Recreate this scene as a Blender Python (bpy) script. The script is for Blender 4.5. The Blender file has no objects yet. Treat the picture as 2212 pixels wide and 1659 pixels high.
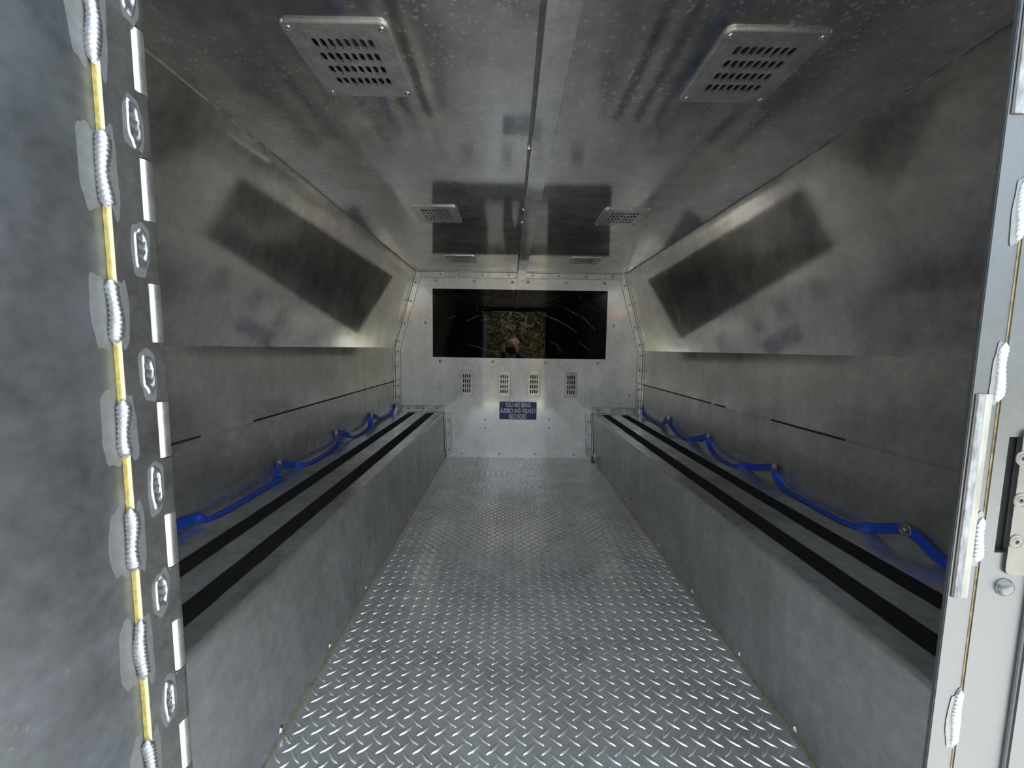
import bpy, bmesh, math, random
from mathutils import Vector, Matrix, noise as mnoise
random.seed(7)
S = bpy.context.scene
COL = S.collection

# ------------------------------------------------------------------ camera
F_PX, PITCH, YAW, ROLL, HC, D = 840.16, 0.09186, 0.005996, 0.014412, 0.7777, 2.73
IW, IH = 2212.0, 1659.0
_fw = Vector((math.sin(YAW)*math.cos(PITCH), math.cos(YAW)*math.cos(PITCH), -math.sin(PITCH)))
_rt = Vector((math.cos(YAW), -math.sin(YAW), 0)); _up = _rt.cross(_fw)
_c, _s = math.cos(ROLL), math.sin(ROLL)
CR, CU = _c*_rt + _s*_up, -_s*_rt + _c*_up
CAM = Vector((0, 0, HC))
cd = bpy.data.cameras.new('camera'); cam = bpy.data.objects.new('camera', cd); COL.objects.link(cam)
M = Matrix.Identity(4)
for i in range(3):
    M[i][0], M[i][1], M[i][2], M[i][3] = CR[i], CU[i], -_fw[i], CAM[i]
cam.matrix_world = M
cd.sensor_fit = 'HORIZONTAL'; cd.sensor_width = 36; cd.lens = 36*F_PX/IW
cd.clip_start = 0.002; cd.clip_end = 200
S.camera = cam

# ------------------------------------------------------------------ sky, sun, exposure
w = bpy.data.worlds.new('overcast_sky'); S.world = w; w.use_nodes = True
bgn = w.node_tree.nodes['Background']
bgn.inputs[0].default_value = (0.76, 0.88, 1.0, 1); bgn.inputs[1].default_value = 1.0
sd = bpy.data.lights.new('sun','SUN'); sd.energy = 9.0; sd.angle = math.radians(1.0); sd.color = (1,.965,.91)
sun = bpy.data.objects.new('sun', sd); COL.objects.link(sun); sun.location = (3,12,12)
sun.rotation_euler = Vector((-.2,-.5,-1)).to_track_quat('-Z','Y').to_euler()
S.view_settings.view_transform = 'Standard'; S.view_settings.look = 'None'
S.view_settings.gamma = 1.0; S.view_settings.use_curve_mapping = False
S.view_settings.exposure = 1.9
S.cycles.max_bounces = 6; S.cycles.glossy_bounces = 6; S.cycles.diffuse_bounces = 3
S.cycles.use_denoising = True
S.cycles.caustics_reflective = True; S.cycles.blur_glossy = 0.3
S.cycles.sample_clamp_indirect = 8

# ------------------------------------------------------------------ helpers
def ray(px):
    return CR*((px[0]-IW/2)/F_PX) - CU*((px[1]-IH/2)/F_PX) + _fw
def onx(px, x):
    d = ray(px); return CAM + d*(x/d.x)
def ony(px, y):
    d = ray(px); return CAM + d*(y/d.y)
def onz(px, z):
    d = ray(px); return CAM + d*((z-HC)/d.z)
def z1(a, b):            # a pixel read off the enlarged view of the back wall
    return (820+a*.28029, 560+b*.28029)

def tag(o, label=None, cat=None, group=None, kind=None):
    if label: o['label'] = label
    if cat: o['category'] = cat
    if group: o['group'] = group
    if kind: o['kind'] = kind
    return o
def empty(name, loc=(0,0,0)):
    o = bpy.data.objects.new(name, None); COL.objects.link(o); o.location = loc
    o.empty_display_size = .05
    return o
def link(name, me, mat, parent=None):
    if mat is not None and not me.materials: me.materials.append(mat)
    o = bpy.data.objects.new(name, me); COL.objects.link(o)
    if parent is not None:
        o.parent = parent
        q, off = parent, Vector((0,0,0))
        while q is not None:
            off += q.location; q = q.parent
        o.location = -off          # meshes hold place coordinates
    return o
def build(name, bm, mat, parent=None, smooth=False):
    me = bpy.data.meshes.new(name)
    bmesh.ops.recalc_face_normals(bm, faces=bm.faces[:])
    bm.to_mesh(me); bm.free()
    if smooth:
        for p in me.polygons: p.use_smooth = True
    return link(name, me, mat, parent)
def placed(name, me, loc, rot, parent):
    """share mesh data; loc/rot are place coordinates (thing empties are never turned)"""
    o = bpy.data.objects.new(name, me); COL.objects.link(o)
    off = Vector((0,0,0)); q = parent
    while q is not None:
        off += q.location; q = q.parent
    o.parent = parent
    o.location = Vector(loc) - off
    o.rotation_mode = 'QUATERNION'; o.rotation_quaternion = rot
    return o
def box(bm, lo, hi):
    x0,y0,z0 = lo; x1,y1,z1_ = hi
    v = [bm.verts.new(p) for p in [(x0,y0,z0),(x1,y0,z0),(x1,y1,z0),(x0,y1,z0),(x0,y0,z1_),(x1,y0,z1_),(x1,y1,z1_),(x0,y1,z1_)]]
    for f in [(0,3,2,1),(4,5,6,7),(0,1,5,4),(1,2,6,5),(2,3,7,6),(3,0,4,7)]: bm.faces.new([v[i] for i in f])
def poly(bm, pts, n, t):
    """prism: polygon pts, extruded by -n*t (pts face n)"""
    n = Vector(n).normalized(); a = [bm.verts.new(Vector(p)) for p in pts]; b = [bm.verts.new(Vector(p)-n*t) for p in pts]
    k = len(pts); bm.faces.new(a); bm.faces.new(b[::-1])
    for i in range(k): bm.faces.new([a[i], b[i], b[(i+1)%k], a[(i+1)%k]])
def holed(bm, xs, ys, holes, fn, t_vec):
    """sheet over the grid xs*ys without cells inside holes; fn(a,b)->Vector; thickness t_vec"""
    xs = sorted(set(xs + [h[i] for h in holes for i in (0,1)])); ys = sorted(set(ys + [h[i] for h in holes for i in (2,3)]))
    V = {}; 
    def vt(i,j,k):
        if (i,j,k) not in V: V[i,j,k] = bm.verts.new(fn(xs[i], ys[j]) + t_vec*k)
        return V[i,j,k]
    cell = {}
    for i in range(len(xs)-1):
        for j in range(len(ys)-1):
            cx, cy = (xs[i]+xs[i+1])/2, (ys[j]+ys[j+1])/2
            cell[i,j] = not any(h[0]<cx<h[1] and h[2]<cy<h[3] for h in holes)
    for (i,j),ok in cell.items():
        if not ok: continue
        for k in (0,1): bm.faces.new([vt(i,j,k),vt(i+1,j,k),vt(i+1,j+1,k),vt(i,j+1,k)])
        for (di,dj,a,b) in ((-1,0,(i,j),(i,j+1)),(1,0,(i+1,j),(i+1,j+1)),(0,-1,(i,j),(i+1,j)),(0,1,(i,j+1),(i+1,j+1))):
            if not cell.get((i+di,j+dj), False):
                bm.faces.new([vt(*a,0),vt(*b,0),vt(*b,1),vt(*a,1)])
def ring_dome(r, h, flange=0.0, seg=14, dimple=False):
    """rivet / screw head lying on z=0, rising to +z"""
    bm = bmesh.new(); prof = []
    if flange: prof += [(r+flange,0),(r+flange,.0006),(r,.0007)]
    else: prof += [(r,0)]
    prof += [(r*.95,h*.4),(r*.75,h*.8),(r*.4,h)]
    if dimple: prof += [(r*.3,h*.7),(r*.28,h*.2)]
    rings = [[bm.verts.new((a*math.cos(2*math.pi*i/seg), a*math.sin(2*math.pi*i/seg), b)) for i in range(seg)] for a,b in prof]
    for A,B in zip(rings, rings[1:]):
        for i in range(seg): bm.faces.new([A[i],A[(i+1)%seg],B[(i+1)%seg],B[i]])
    lastf = bm.faces.new(rings[-1])
    if dimple:
        for f in rings[-1][0].link_faces: f.material_index = 1
        for v in rings[-1]:
            for f in v.link_faces: f.material_index = 1
    me = bpy.data.meshes.new('rivet'); bmesh.ops.recalc_face_normals(bm, faces=bm.faces[:]); bm.to_mesh(me); bm.free()
    for p in me.polygons: p.use_smooth = True
    return me
def qto(n, spin=0):
    q = Vector(n).to_track_quat('Z','Y')
    return q

# ------------------------------------------------------------------ materials
def nodes(name):
    m = bpy.data.materials.new(name); m.use_nodes = True
    nt = m.node_tree; nt.nodes.clear()
    out = nt.nodes.new('ShaderNodeOutputMaterial')
    return m, nt, out
def nd(nt, t, **kw):
    n = nt.nodes.new(t)
    for k,v in kw.items(): setattr(n, k, v)
    return n
def ramp(nt, src, p0, p1, c0=(0,0,0,1), c1=(1,1,1,1)):
    r = nd(nt,'ShaderNodeValToRGB'); r.color_ramp.elements[0].position = p0; r.color_ramp.elements[1].position = p1
    r.color_ramp.elements[0].color = c0; r.color_ramp.elements[1].color = c1
    nt.links.new(src, r.inputs[0]); return r.outputs[0]
def noise_n(nt, vec, scale, detail=4, rough=.55):
    n = nd(nt,'ShaderNodeTexNoise'); n.inputs['Scale'].default_value = scale; n.inputs['Detail'].default_value = detail
    n.inputs['Roughness'].default_value = rough
    nt.links.new(vec, n.inputs['Vector']); return n.outputs['Fac']
def math_n(nt, op, a, b=None, clamp=False):
    n = nd(nt,'ShaderNodeMath', operation=op); n.use_clamp = clamp
    for i,v in enumerate((a,b)):
        if v is None: continue
        if isinstance(v,(int,float)): n.inputs[i].default_value = v
        else: nt.links.new(v, n.inputs[i])
    return n.outputs[0]
def mixc(nt, fac, a, b):
    n = nd(nt,'ShaderNodeMix', data_type='RGBA')
    for k,v in ((0,fac),(6,a),(7,b)):
        if isinstance(v,(int,float)): n.inputs[k].default_value = v
        elif isinstance(v,tuple): n.inputs[k].default_value = v
        else: nt.links.new(v, n.inputs[k])
    return n.outputs[2]
def aluminium(name, base=.79, tint=(1,.985,.955), r1=.10, r2=.48, haze=.45, mott=.16, streak=None, spots=False, scratches=True, bump=.02, scale=1.0, dust=.6, scr=.22):
    m, nt, out = nodes(name); L = nt.links.new
    pos = nd(nt,'ShaderNodeNewGeometry').outputs['Position']
    n1 = noise_n(nt, pos, 5*scale, 4, .6); n2 = noise_n(nt, pos, 44*scale, 3, .6)
    mp = nd(nt,'ShaderNodeMapping'); L(pos, mp.inputs[0]); mp.inputs['Scale'].default_value = streak or (1,1,1)
    n3 = noise_n(nt, mp.outputs[0], 14*scale, 3, .6)
    v = math_n(nt,'ADD', math_n(nt,'MULTIPLY',n1,.5), math_n(nt,'ADD', math_n(nt,'MULTIPLY',n2,.25), math_n(nt,'MULTIPLY',n3,.25)))
    t = ramp(nt, v, .34, .66)
    c0 = tuple(base*(1-mott)*k for k in tint)+(1,); c1 = tuple(min(.95,base*(1+mott)*k) for k in tint)+(1,)
    col = mixc(nt, t, c0, c1)
    hz = math_n(nt,'ADD', haze-.12, math_n(nt,'MULTIPLY', t, .24))
    if scratches:
        sc = nd(nt,'ShaderNodeMapping'); L(pos, sc.inputs[0]); sc.inputs['Rotation'].default_value = (.5,.7,.9); sc.inputs['Scale'].default_value = (6,60,60)
        s1 = ramp(nt, noise_n(nt, sc.outputs[0], 3, 1, .5), .69, .78)
        sc2 = nd(nt,'ShaderNodeMapping'); L(pos, sc2.inputs[0]); sc2.inputs['Rotation'].default_value = (.2,-.9,-.6); sc2.inputs['Scale'].default_value = (70,5,70)
        s2 = ramp(nt, noise_n(nt, sc2.outputs[0], 2.6, 1, .5), .70, .80)
        ss = math_n(nt,'MULTIPLY', math_n(nt,'MAXIMUM', s1, s2), math_n(nt,'MULTIPLY', ramp(nt, n1, .44, .62), scr))
        hz = math_n(nt,'ADD', hz, ss)
        col = mixc(nt, ss, col, (min(.95,base*1.35),)*3+(1,))
    if spots:
        vo = nd(nt,'ShaderNodeTexVoronoi'); wv = nd(nt,'ShaderNodeVectorMath', operation='ADD')
        nz = nd(nt,'ShaderNodeTexNoise'); nz.inputs['Scale'].default_value = 40; L(pos, nz.inputs['Vector'])
        sm = nd(nt,'ShaderNodeVectorMath', operation='SCALE'); sm.inputs['Scale'].default_value = .03; L(nz.outputs['Color'], sm.inputs[0])
        L(pos, wv.inputs[0]); L(sm.outputs[0], wv.inputs[1])
        vo.inputs['Scale'].default_value = 75; L(wv.outputs[0], vo.inputs['Vector'])
        blot = ramp(nt, vo.outputs['Distance'], .12, .34, (1,1,1,1), (0,0,0,1))
        keep = ramp(nt, noise_n(nt, pos, 5, 3), .38, .56)
        sp = nd(nt,'ShaderNodeSeparateXYZ'); L(pos, sp.inputs[0])
        near = nd(nt,'ShaderNodeMapRange'); near.inputs[1].default_value = 1.6; near.inputs[2].default_value = .7; L(sp.outputs[1], near.inputs[0])
        k = math_n(nt,'MULTIPLY', math_n(nt,'MULTIPLY', blot, keep), math_n(nt,'ADD', .10, math_n(nt,'MULTIPLY', near.outputs[0], .6)), True)
        hz = math_n(nt,'ADD', hz, math_n(nt,'MULTIPLY', k, .8))
        col = mixc(nt, k, col, (.88,.88,.87,1))
    hzc = math_n(nt,'MULTIPLY', hz, 1.0, True)
    bp = nd(nt,'ShaderNodeBump'); bp.inputs['Strength'].default_value = bump; bp.inputs['Distance'].default_value = .01
    L(n1, bp.inputs['Height'])
    gl = []
    for r in (r1, r2):
        p = nd(nt,'ShaderNodeBsdfAnisotropic'); p.distribution = 'GGX'; p.inputs['Roughness'].default_value = r
        L(col, p.inputs['Color']); L(bp.outputs[0], p.inputs['Normal']); gl.append(p)
    df = nd(nt,'ShaderNodeBsdfDiffuse'); L(col, df.inputs['Color'])
    m2 = nd(nt,'ShaderNodeMixShader'); m2.inputs[0].default_value = dust; L(df.outputs[0], m2.inputs[1]); L(gl[1].outputs[0], m2.inputs[2])
    mx = nd(nt,'ShaderNodeMixShader'); L(hzc, mx.inputs[0]); L(gl[0].outputs[0], mx.inputs[1]); L(m2.outputs[0], mx.inputs[2])
    L(mx.outputs[0], out.inputs[0]); return m
def plain(name, col, rough=.5, metal=0, var=.12, scale=30, bump=0, ior=1.5, stretch=None):
    m, nt, out = nodes(name); L = nt.links.new
    p = nd(nt,'ShaderNodeBsdfPrincipled'); p.inputs['Roughness'].default_value = rough; p.inputs['Metallic'].default_value = metal; p.inputs['IOR'].default_value = ior
    pos = nd(nt,'ShaderNodeNewGeometry').outputs['Position']
    if stretch:
        mp = nd(nt,'ShaderNodeMapping'); L(pos, mp.inputs[0]); mp.inputs['Scale'].default_value = stretch; pos = mp.outputs[0]
    n = noise_n(nt, pos, scale)
    c = mixc(nt, ramp(nt, n, .35, .65), tuple(max(0,x*(1-var)) for x in col)+(1,), tuple(min(1,x*(1+var)) for x in col)+(1,))
    L(c, p.inputs['Base Color'])
    if bump:
        b = nd(nt,'ShaderNodeBump'); b.inputs['Strength'].default_value = bump; b.inputs['Distance'].default_value = .002; L(n, b.inputs['Height']); L(b.outputs[0], p.inputs['Normal'])
    L(p.outputs[0], out.inputs[0]); return m

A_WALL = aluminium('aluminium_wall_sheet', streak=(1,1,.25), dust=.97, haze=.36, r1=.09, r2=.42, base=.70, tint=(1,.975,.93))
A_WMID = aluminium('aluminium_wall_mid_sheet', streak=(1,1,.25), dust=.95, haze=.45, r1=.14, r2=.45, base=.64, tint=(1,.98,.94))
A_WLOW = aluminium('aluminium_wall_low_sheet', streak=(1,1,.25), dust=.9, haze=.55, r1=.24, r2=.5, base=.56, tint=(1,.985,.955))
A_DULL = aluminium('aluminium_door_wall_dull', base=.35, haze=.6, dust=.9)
A_CEIL = aluminium('aluminium_ceiling_sheet', spots=True, r1=.07, r2=.42, haze=.34, dust=.95, base=.72, tint=(1,.975,.935))
A_BACK = aluminium('aluminium_bulkhead_sheet', haze=.74, base=.93, dust=.15, mott=.15, tint=(1,.99,.965), streak=(1,1,.3))
A_BENCH = aluminium('aluminium_bench_sheet', haze=.6, base=.52, dust=.8, tint=(1,.995,.98), r1=.24, r2=.55, streak=(1,1,.3))
A_SEAT = aluminium('aluminium_seat_sheet', haze=.46, base=.62, r1=.13, r2=.45, dust=.78, tint=(.98,1,1.02), streak=(1,.3,1))
A_FLOOR = aluminium('aluminium_tread_plate', haze=.66, base=.70, dust=.62, tint=(.98,1,1.02), r1=.16, r2=.42, scratches=False, mott=.12)
A_BAR = aluminium('aluminium_tread_bar', base=.9, haze=.5, r1=.22, r2=.42, dust=.8, scratches=False, mott=.06)
A_TRIM = aluminium('aluminium_trim', base=.88, haze=.55, scale=3, scratches=False)
A_CHAN = aluminium('aluminium_channel', base=.74, haze=.5, dust=.85, scale=2, scratches=False)
A_VENT = aluminium('aluminium_vent_cover', dust=.85, base=.66, haze=.6, scale=4, scratches=False, r1=.2)
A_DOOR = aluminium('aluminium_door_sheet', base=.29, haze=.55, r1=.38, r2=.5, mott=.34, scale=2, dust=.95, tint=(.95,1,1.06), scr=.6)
A_LEAF = aluminium('aluminium_hinge_leaf', base=.36, haze=.7, r1=.22, r2=.45, mott=.2, scale=4, dust=.95, scratches=False)
A_KNUC = aluminium('aluminium_hinge_knuckle', dust=.85, base=.56, haze=.6, r1=.2, r2=.4, scale=6)
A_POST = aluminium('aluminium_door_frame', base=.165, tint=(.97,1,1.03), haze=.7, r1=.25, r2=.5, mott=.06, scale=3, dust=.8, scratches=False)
WELD = plain('weld_metal', (.48,.49,.52), .42, 1, .08, 300, .25)
HALO = plain('weld_heat_zone', (.25,.255,.255), .6, .8, .08, 120)
RIVET = plain('rivet_metal', (.16,.155,.15), .4, 1, .15, 200)
STEEL = plain('bright_steel', (.75,.74,.71), .25, 1, .06, 200)
GREYSTEEL = plain('dull_steel', (.5,.49,.46), .38, 1, .06, 100)
STRIKE = plain('strike_plate_steel', (.16,.157,.15), .45, 1, .06, 100)
BLACK_TAPE = plain('black_grip_tape', (.009,.0085,.008), .85, 0, .35, 60, .3, 1.3)
DARK = plain('dark_cavity', (.012,.012,.012), .7)
DUCT = plain('duct_metal', (.10,.095,.085), .4, 1, .5, 60)
SEAL = plain('yellowed_sealant', (.24,.19,.09), .7, 0, .4, 90)
SEAL_Y = plain('olive_yellow_sealant', (.42,.34,.10), .6, 0, .2, 200)
SEAL_P = plain('cream_sealant', (.80,.74,.46), .5, 0, .1, 200)
GRIME = plain('joint_grime', (.05,.047,.04), .85, 0, .4, 120)
STRIP_BROWN = plain('brown_adhesive', (.14,.12,.10), .7, 0, .3, 60, 0, 1.5, (1,1,.2))
STRIP_GREY = plain('worn_grey_tape', (.20,.21,.22), .6, 0, .45, 120, .2, 1.5, (1,1,.4))
RUBBER_STRIP = plain('worn_adhesive_strip', (.33,.325,.285), .6, 0, .25, 60, 0, 1.5, (1,1,.2))
BLUE = plain('blue_webbing', (.008,.05,.38), .55, 0, .2, 260, .2)
RESIDUE = plain('white_residue', (.72,.72,.70), .8, 0, .1, 60)
JOINT = plain('joint_filler', (.22,.22,.21), .6, .5, .3, 40)
SIGN_BLUE = plain('sign_blue', (.022,.03,.16), .35, 0, .08, 40)
SIGN_WHITE = plain('sign_white', (.8,.8,.82), .4)
SCRATCH = plain('scratch_white', (.30,.28,.26), .7, 0, .5, 60)
GLASS = plain('black_glass', (.0008,.0008,.001), .015, 0, .2, 20, 0, 1.4)
GRASS = plain('grass', (.16,.165,.08), .9, 0, .5, 9, .5)
LEAF = plain('hedge_leaf', (.10,.085,.03), .6, 0, .6, 6)
PAVE = plain('pale_concrete', (.42,.42,.41), .85, 0, .12, 4)
WOOD = plain('hedge_wood', (.06,.045,.03), .8)
SKIN = plain('skin', (.48,.27,.2), .5)
CLOTH = plain('dark_clothing', (.02,.02,.025), .85)
HAIR = plain('hair', (.05,.03,.02), .6)
PHONE = plain('phone_black', (.01,.01,.012), .3)

# ------------------------------------------------------------------ dimensions of the compartment
H = 1.296; YF = .400                       # ceiling height, front wall plane
XL, XR = -.805, .933                       # vertical side walls
CLL, CLR = -.653, .783                     # ceiling edges
ZB, ZS, ZM = .321, .537, .771              # bench top, lower seam, bend
EL = lambda y: -.458 - .007*(D-y)/2.19     # bench edge, left
ER = lambda y: .584 + .007*(D-y)/2.0
FL = lambda y: -.4505 + .0055*(D-y)/2.08   # floor edge
FR = lambda y: .601 - .014*(D-y)/2.07
RIV = ring_dome(.0056, .0024, dimple=True); RIV.materials.append(RIVET); RIV.materials.append(DARK)
SCREW = ring_dome(.0075, .003, .003, dimple=True); SCREW.materials.append(GREYSTEEL); SCREW.materials.append(DARK)
VRIV = ring_dome(.0048, .0022, .001, dimple=True); VRIV.materials.append(STEEL); VRIV.materials.append(DARK)

# ------------------------------------------------------------------ floor
fl = empty('floor', (0,1.5,0)); tag(fl, 'aluminium diamond tread plate floor between the two benches', 'floor', kind='structure')
bm = bmesh.new(); poly(bm, [(FL(YF)-.004,YF,0),(FR(YF)+.004,YF,0),(FR(D)+.004,D,0),(FL(D)-.004,D,0)], (0,0,1), .004)
build('tread_plate', bm, A_FLOOR, fl)
SP = .0355
def bar_verts(sgn):
    L_, W_, H_ = .0182, .0047, .0022; ang = math.radians(42)*sgn; ca, sa = math.cos(ang), math.sin(ang)
    out = []
    for ring, (fl_, fw_, fz) in enumerate(((1,1,0),(.86,.62,.75),(.5,.22,1))):
        for i in range(10):
            a = 2*math.pi*i/10; u = math.cos(a); v = math.sin(a)
            x = L_*fl_*u; y = W_*fw_*v*(1-.45*u*u)
            out.append((x*ca-y*sa, x*sa+y*ca, H_*fz))
    faces = []
    for r in range(2):
        for i in range(10): faces.append((r*10+i, r*10+(i+1)%10, r*10+10+(i+1)%10, r*10+10+i))
    faces.append(tuple(range(20,30)))
    return out, faces
BARS = {}
for sg in (1,-1):
    v, f = bar_verts(sg); me = bpy.data.meshes.new('tread_bar'); me.from_pydata(v, [], f); me.materials.append(A_BAR)
    for p in me.polygons: p.use_smooth = True
    BARS[sg] = (me, v, f)
anc = onz((709,1614.8), 0); spots = []
j0 = int((.40-anc.y)/(SP/2)); j1 = int((D-.012-anc.y)/(SP/2))
for j in range(j0, j1+1):
    y = anc.y + j*SP/2
    for i in range(-30, 60):
        x = anc.x + i*SP + (SP/2 if j%2 else 0)
        if FL(y)+.012 < x < FR(y)-.012: spots.append((x,y,1 if j%2==0 else -1))
vis = sorted([s for s in spots if s[1] > .655], key=lambda s: s[1]**2+(s[0]*.6)**2)
near, far = vis[:300], vis[300:] + [s for s in spots if s[1] <= .655]
for x,y,sg in near: placed('tread_bar', BARS[sg][0], (x,y,0), (1,0,0,0), fl)
vs, fs = [], []
for x,y,sg in far:
    o = len(vs); vs += [(a+x,b+y,c) for a,b,c in BARS[sg][1]]; fs += [tuple(k+o for k in f) for f in BARS[sg][2]]
me = bpy.data.meshes.new('tread_bars_far'); me.from_pydata(vs, [], fs)
for p in me.polygons: p.use_smooth = True
tag(link('tread_bars', me, A_BAR, fl), kind='stuff')

# ------------------------------------------------------------------ ceiling, side walls, back wall, front wall
VX = [(-.381,-.203), (.340,.518)]; VY = [(.672,.856), (1.480,1.670), (2.254,2.430)]
ins = .028
holes = [(a+ins,b-ins,c+ins,d-ins) for a,b in VX for c,d in VY]
bm = bmesh.new(); holed(bm, [CLL,CLR], [YF,D], holes, lambda a,b: Vector((a,b,H)), Vector((0,0,.003)))
tag(build('ceiling', bm, A_CEIL), 'stained aluminium ceiling sheet of the compartment', 'ceiling', kind='structure')

def wall_side(name, xw, xc, sgn, lab):
    o = empty(name, (xw,1.5,ZB)); tag(o, lab, 'wall', kind='structure')
    nrm = Vector((-sgn,0,0)); up = Vector((xc-xw,0,H-ZM)); n2 = Vector((-sgn*up.z,0,sgn*up.x)); n2 = n2 if n2.x*sgn < 0 else -n2
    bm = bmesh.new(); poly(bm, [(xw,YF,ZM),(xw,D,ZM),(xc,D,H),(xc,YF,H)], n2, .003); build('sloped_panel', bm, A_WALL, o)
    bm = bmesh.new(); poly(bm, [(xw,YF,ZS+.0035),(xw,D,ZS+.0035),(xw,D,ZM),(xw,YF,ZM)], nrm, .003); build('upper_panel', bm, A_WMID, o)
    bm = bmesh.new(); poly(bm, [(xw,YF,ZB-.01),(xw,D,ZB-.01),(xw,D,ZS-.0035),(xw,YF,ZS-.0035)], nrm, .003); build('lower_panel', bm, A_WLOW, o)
    bm = bmesh.new(); box(bm, (min(xw+sgn*.0031,xw+sgn*.006),YF,ZS-.02), (max(xw+sgn*.0031,xw+sgn*.006),D,ZS+.02)); build('seam_backing', bm, DARK, o)
    bm = bmesh.new()                                   # patches of sealant left in the open joint
    for a,b in ([(1.006,1.214)] if sgn < 0 else [(.402,1.056),(1.365,1.657),(1.749,1.777)]):
        box(bm, (min(xw+sgn*.0010,xw+sgn*.003),a,ZS-.0033), (max(xw+sgn*.0010,xw+sgn*.003),b,ZS+.0033))
    build('joint_sealant', bm, A_WALL, o)
    return o
wall_side('wall_left', XL, CLL, -1, 'aluminium side wall above the bench nearest the open hinged door')
wall_side('wall_right', XR, CLR, 1, 'aluminium side wall above the bench behind the latch post')

def bk(a, b): p = ony(z1(a,b), D); return p
WIN = (-.5403, .6695, .7077, 1.1790)
WV = [bk(671,956), bk(960,962), bk(1189,963), bk(1474,968)]
holes = [WIN] + [(p.x-.034,p.x+.034,p.z-.078,p.z+.078) for p in WV]
wb = empty('wall_back', (0,D,0)); tag(wb, 'bare aluminium bulkhead at the far end with black window and small vents', 'wall', kind='structure')
bm = bmesh.new(); holed(bm, [-.84,.97], [-.02,H+.02], holes, lambda a,b: Vector((a,D,b)), Vector((0,.003,0))); build('bulkhead_sheet', bm, A_BACK, wb)
for a,b in [(437,165),(730,170),(1025,178),(1145,178),(1440,183),(1735,187),(467,785),(872,790),(1277,797),(1680,803),(1803,515),(355,488)]:
    placed('screw', SCREW, bk(a,b), qto((0,-1,0)), wb)
for a,b in [(813,1235),(813,1302),(1308,1235),(1308,1300),(632,1497),(922,1500),(1197,1503),(1497,1508),(1923,1047)]:
    placed('rivet', RIV, bk(a,b), qto((0,-1,0)), wb)
bm = bmesh.new()
for (a,b) in [(1622,938),(1684,965)]:
    c = bk(a,b); pts = []
    for i in range(14):
        t = 2*math.pi*i/14; r = .016*(1+.25*math.sin(3*t+a)); pts.append((c.x+r*math.cos(t), D-.0006, c.z+r*1.25*math.sin(t)))
    poly(bm, pts, (0,-1,0), .0006)
build('adhesive_residue', bm, RESIDUE, wb)

wf = empty('wall_front', (0,YF,0)); tag(wf, 'aluminium door wall around the opening seen from inside', 'wall', kind='structure')
OXL, OXR, OZ = -.370, .498, 1.245
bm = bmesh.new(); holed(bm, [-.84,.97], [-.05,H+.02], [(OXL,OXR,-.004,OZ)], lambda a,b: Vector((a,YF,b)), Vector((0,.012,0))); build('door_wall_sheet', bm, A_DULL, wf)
bm = bmesh.new(); box(bm, (.494,.3825,-.02), (.60,.3995,1.25)); build('latch_jamb', bm, A_DULL, wf)
bm = bmesh.new(); box(bm, (-.44,.3960,-.02), (-.370,.3995,1.25)); build('hinge_jamb', bm, A_DULL, wf)

# ------------------------------------------------------------------ window with scratched black glass
wn = empty('window_1', (.0646,D,.943)); tag(wn, 'wide black scratched window in the far bulkhead', 'window', kind='structure')
bm = bmesh.new(); box(bm, (WIN[0],D-.0005,WIN[2]), (WIN[1],D+.006,WIN[3])); build('pane', bm, GLASS, wn)
bm = bmesh.new(); box(bm, (WIN[0]-.01,D+.0062,WIN[2]-.01), (WIN[1]+.01,D+.02,WIN[3]+.01)); build('backing', bm, DARK, wn)
scr = [([(860,405),(940,402),(1040,407),(1090,425),(1150,437),(1210,440)],1),([(1200,392),(1280,435),(1370,470),(1450,515),(1500,550),(1535,580)],1.1),
 ([(1415,365),(1480,405),(1540,437)],1),([(1548,437),(1590,470),(1630,515),(1668,548)],1),([(668,477),(710,458),(740,440),(775,436)],.9),
 ([(530,455),(570,445),(612,428)],.7),([(770,470),(830,464),(905,462)],.8),([(905,490),(950,491)],.6),([(955,542),(1010,535),(1050,532),(1140,545)],.6),
 ([(920,607),(1000,608),(1060,612)],.6),([(1308,630),(1370,660),(1380,690),(1415,725)],.8),([(1537,640),(1575,670),(1607,697)],.9),
 ([(665,660),(740,668),(800,695),(880,712),(985,705)],.8),([(865,738),(885,728),(910,730),(920,742)],.8),([(1120,713),(1180,720)],1),
 ([(1480,603),(1495,615)],.7),([(1130,250),(1160,310),(1180,335)],.5),([(1255,515),(1277,535)],.7),([(1170,345),(1215,357)],.5),
 ([(590,270),(630,290),(642,318)],.5),([(745,352),(757,380),(752,420)],.5),([(775,375),(850,390)],.5),([(705,405),(735,420)],.5),
 ([(1525,262),(1545,300),(1565,312)],.5),([(1590,330),(1640,375),(1700,410)],.4),([(535,262),(590,283)],.4),([(718,537),(735,531)],.5),
 ([(1265,725),(1283,742)],.6),([(1160,580),(1193,605)],.5),([(945,735),(985,728)],.7),([(880,285),(905,268)],.5),([(932,315),(948,330)],.5),([(1207,310),(1228,296)],.5),
 ([(1300,320),(1345,300)],.6),([(1340,345),(1375,325)],.6),([(1265,296),(1300,293)],.6),([(805,290),(850,292)],.5)]
for pts, wd in scr:
    P = [bk(*p) for p in pts]; bm = bmesh.new(); top, bot = [], []
    for i,p in enumerate(P):
        t = (P[min(i+1,len(P)-1)]-P[max(i-1,0)]).normalized(); n = Vector((-t.z,0,t.x)); k = wd*.0011*(.35 if i in (0,len(P)-1) else 1)
        top.append(bm.verts.new((p.x+n.x*k,D-.0009,p.z+n.z*k))); bot.append(bm.verts.new((p.x-n.x*k,D-.0009,p.z-n.z*k)))
    for i in range(len(P)-1): bm.faces.new([top[i],top[i+1],bot[i+1],bot[i]])
    build('scratch', bm, SCRATCH, wn)

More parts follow.
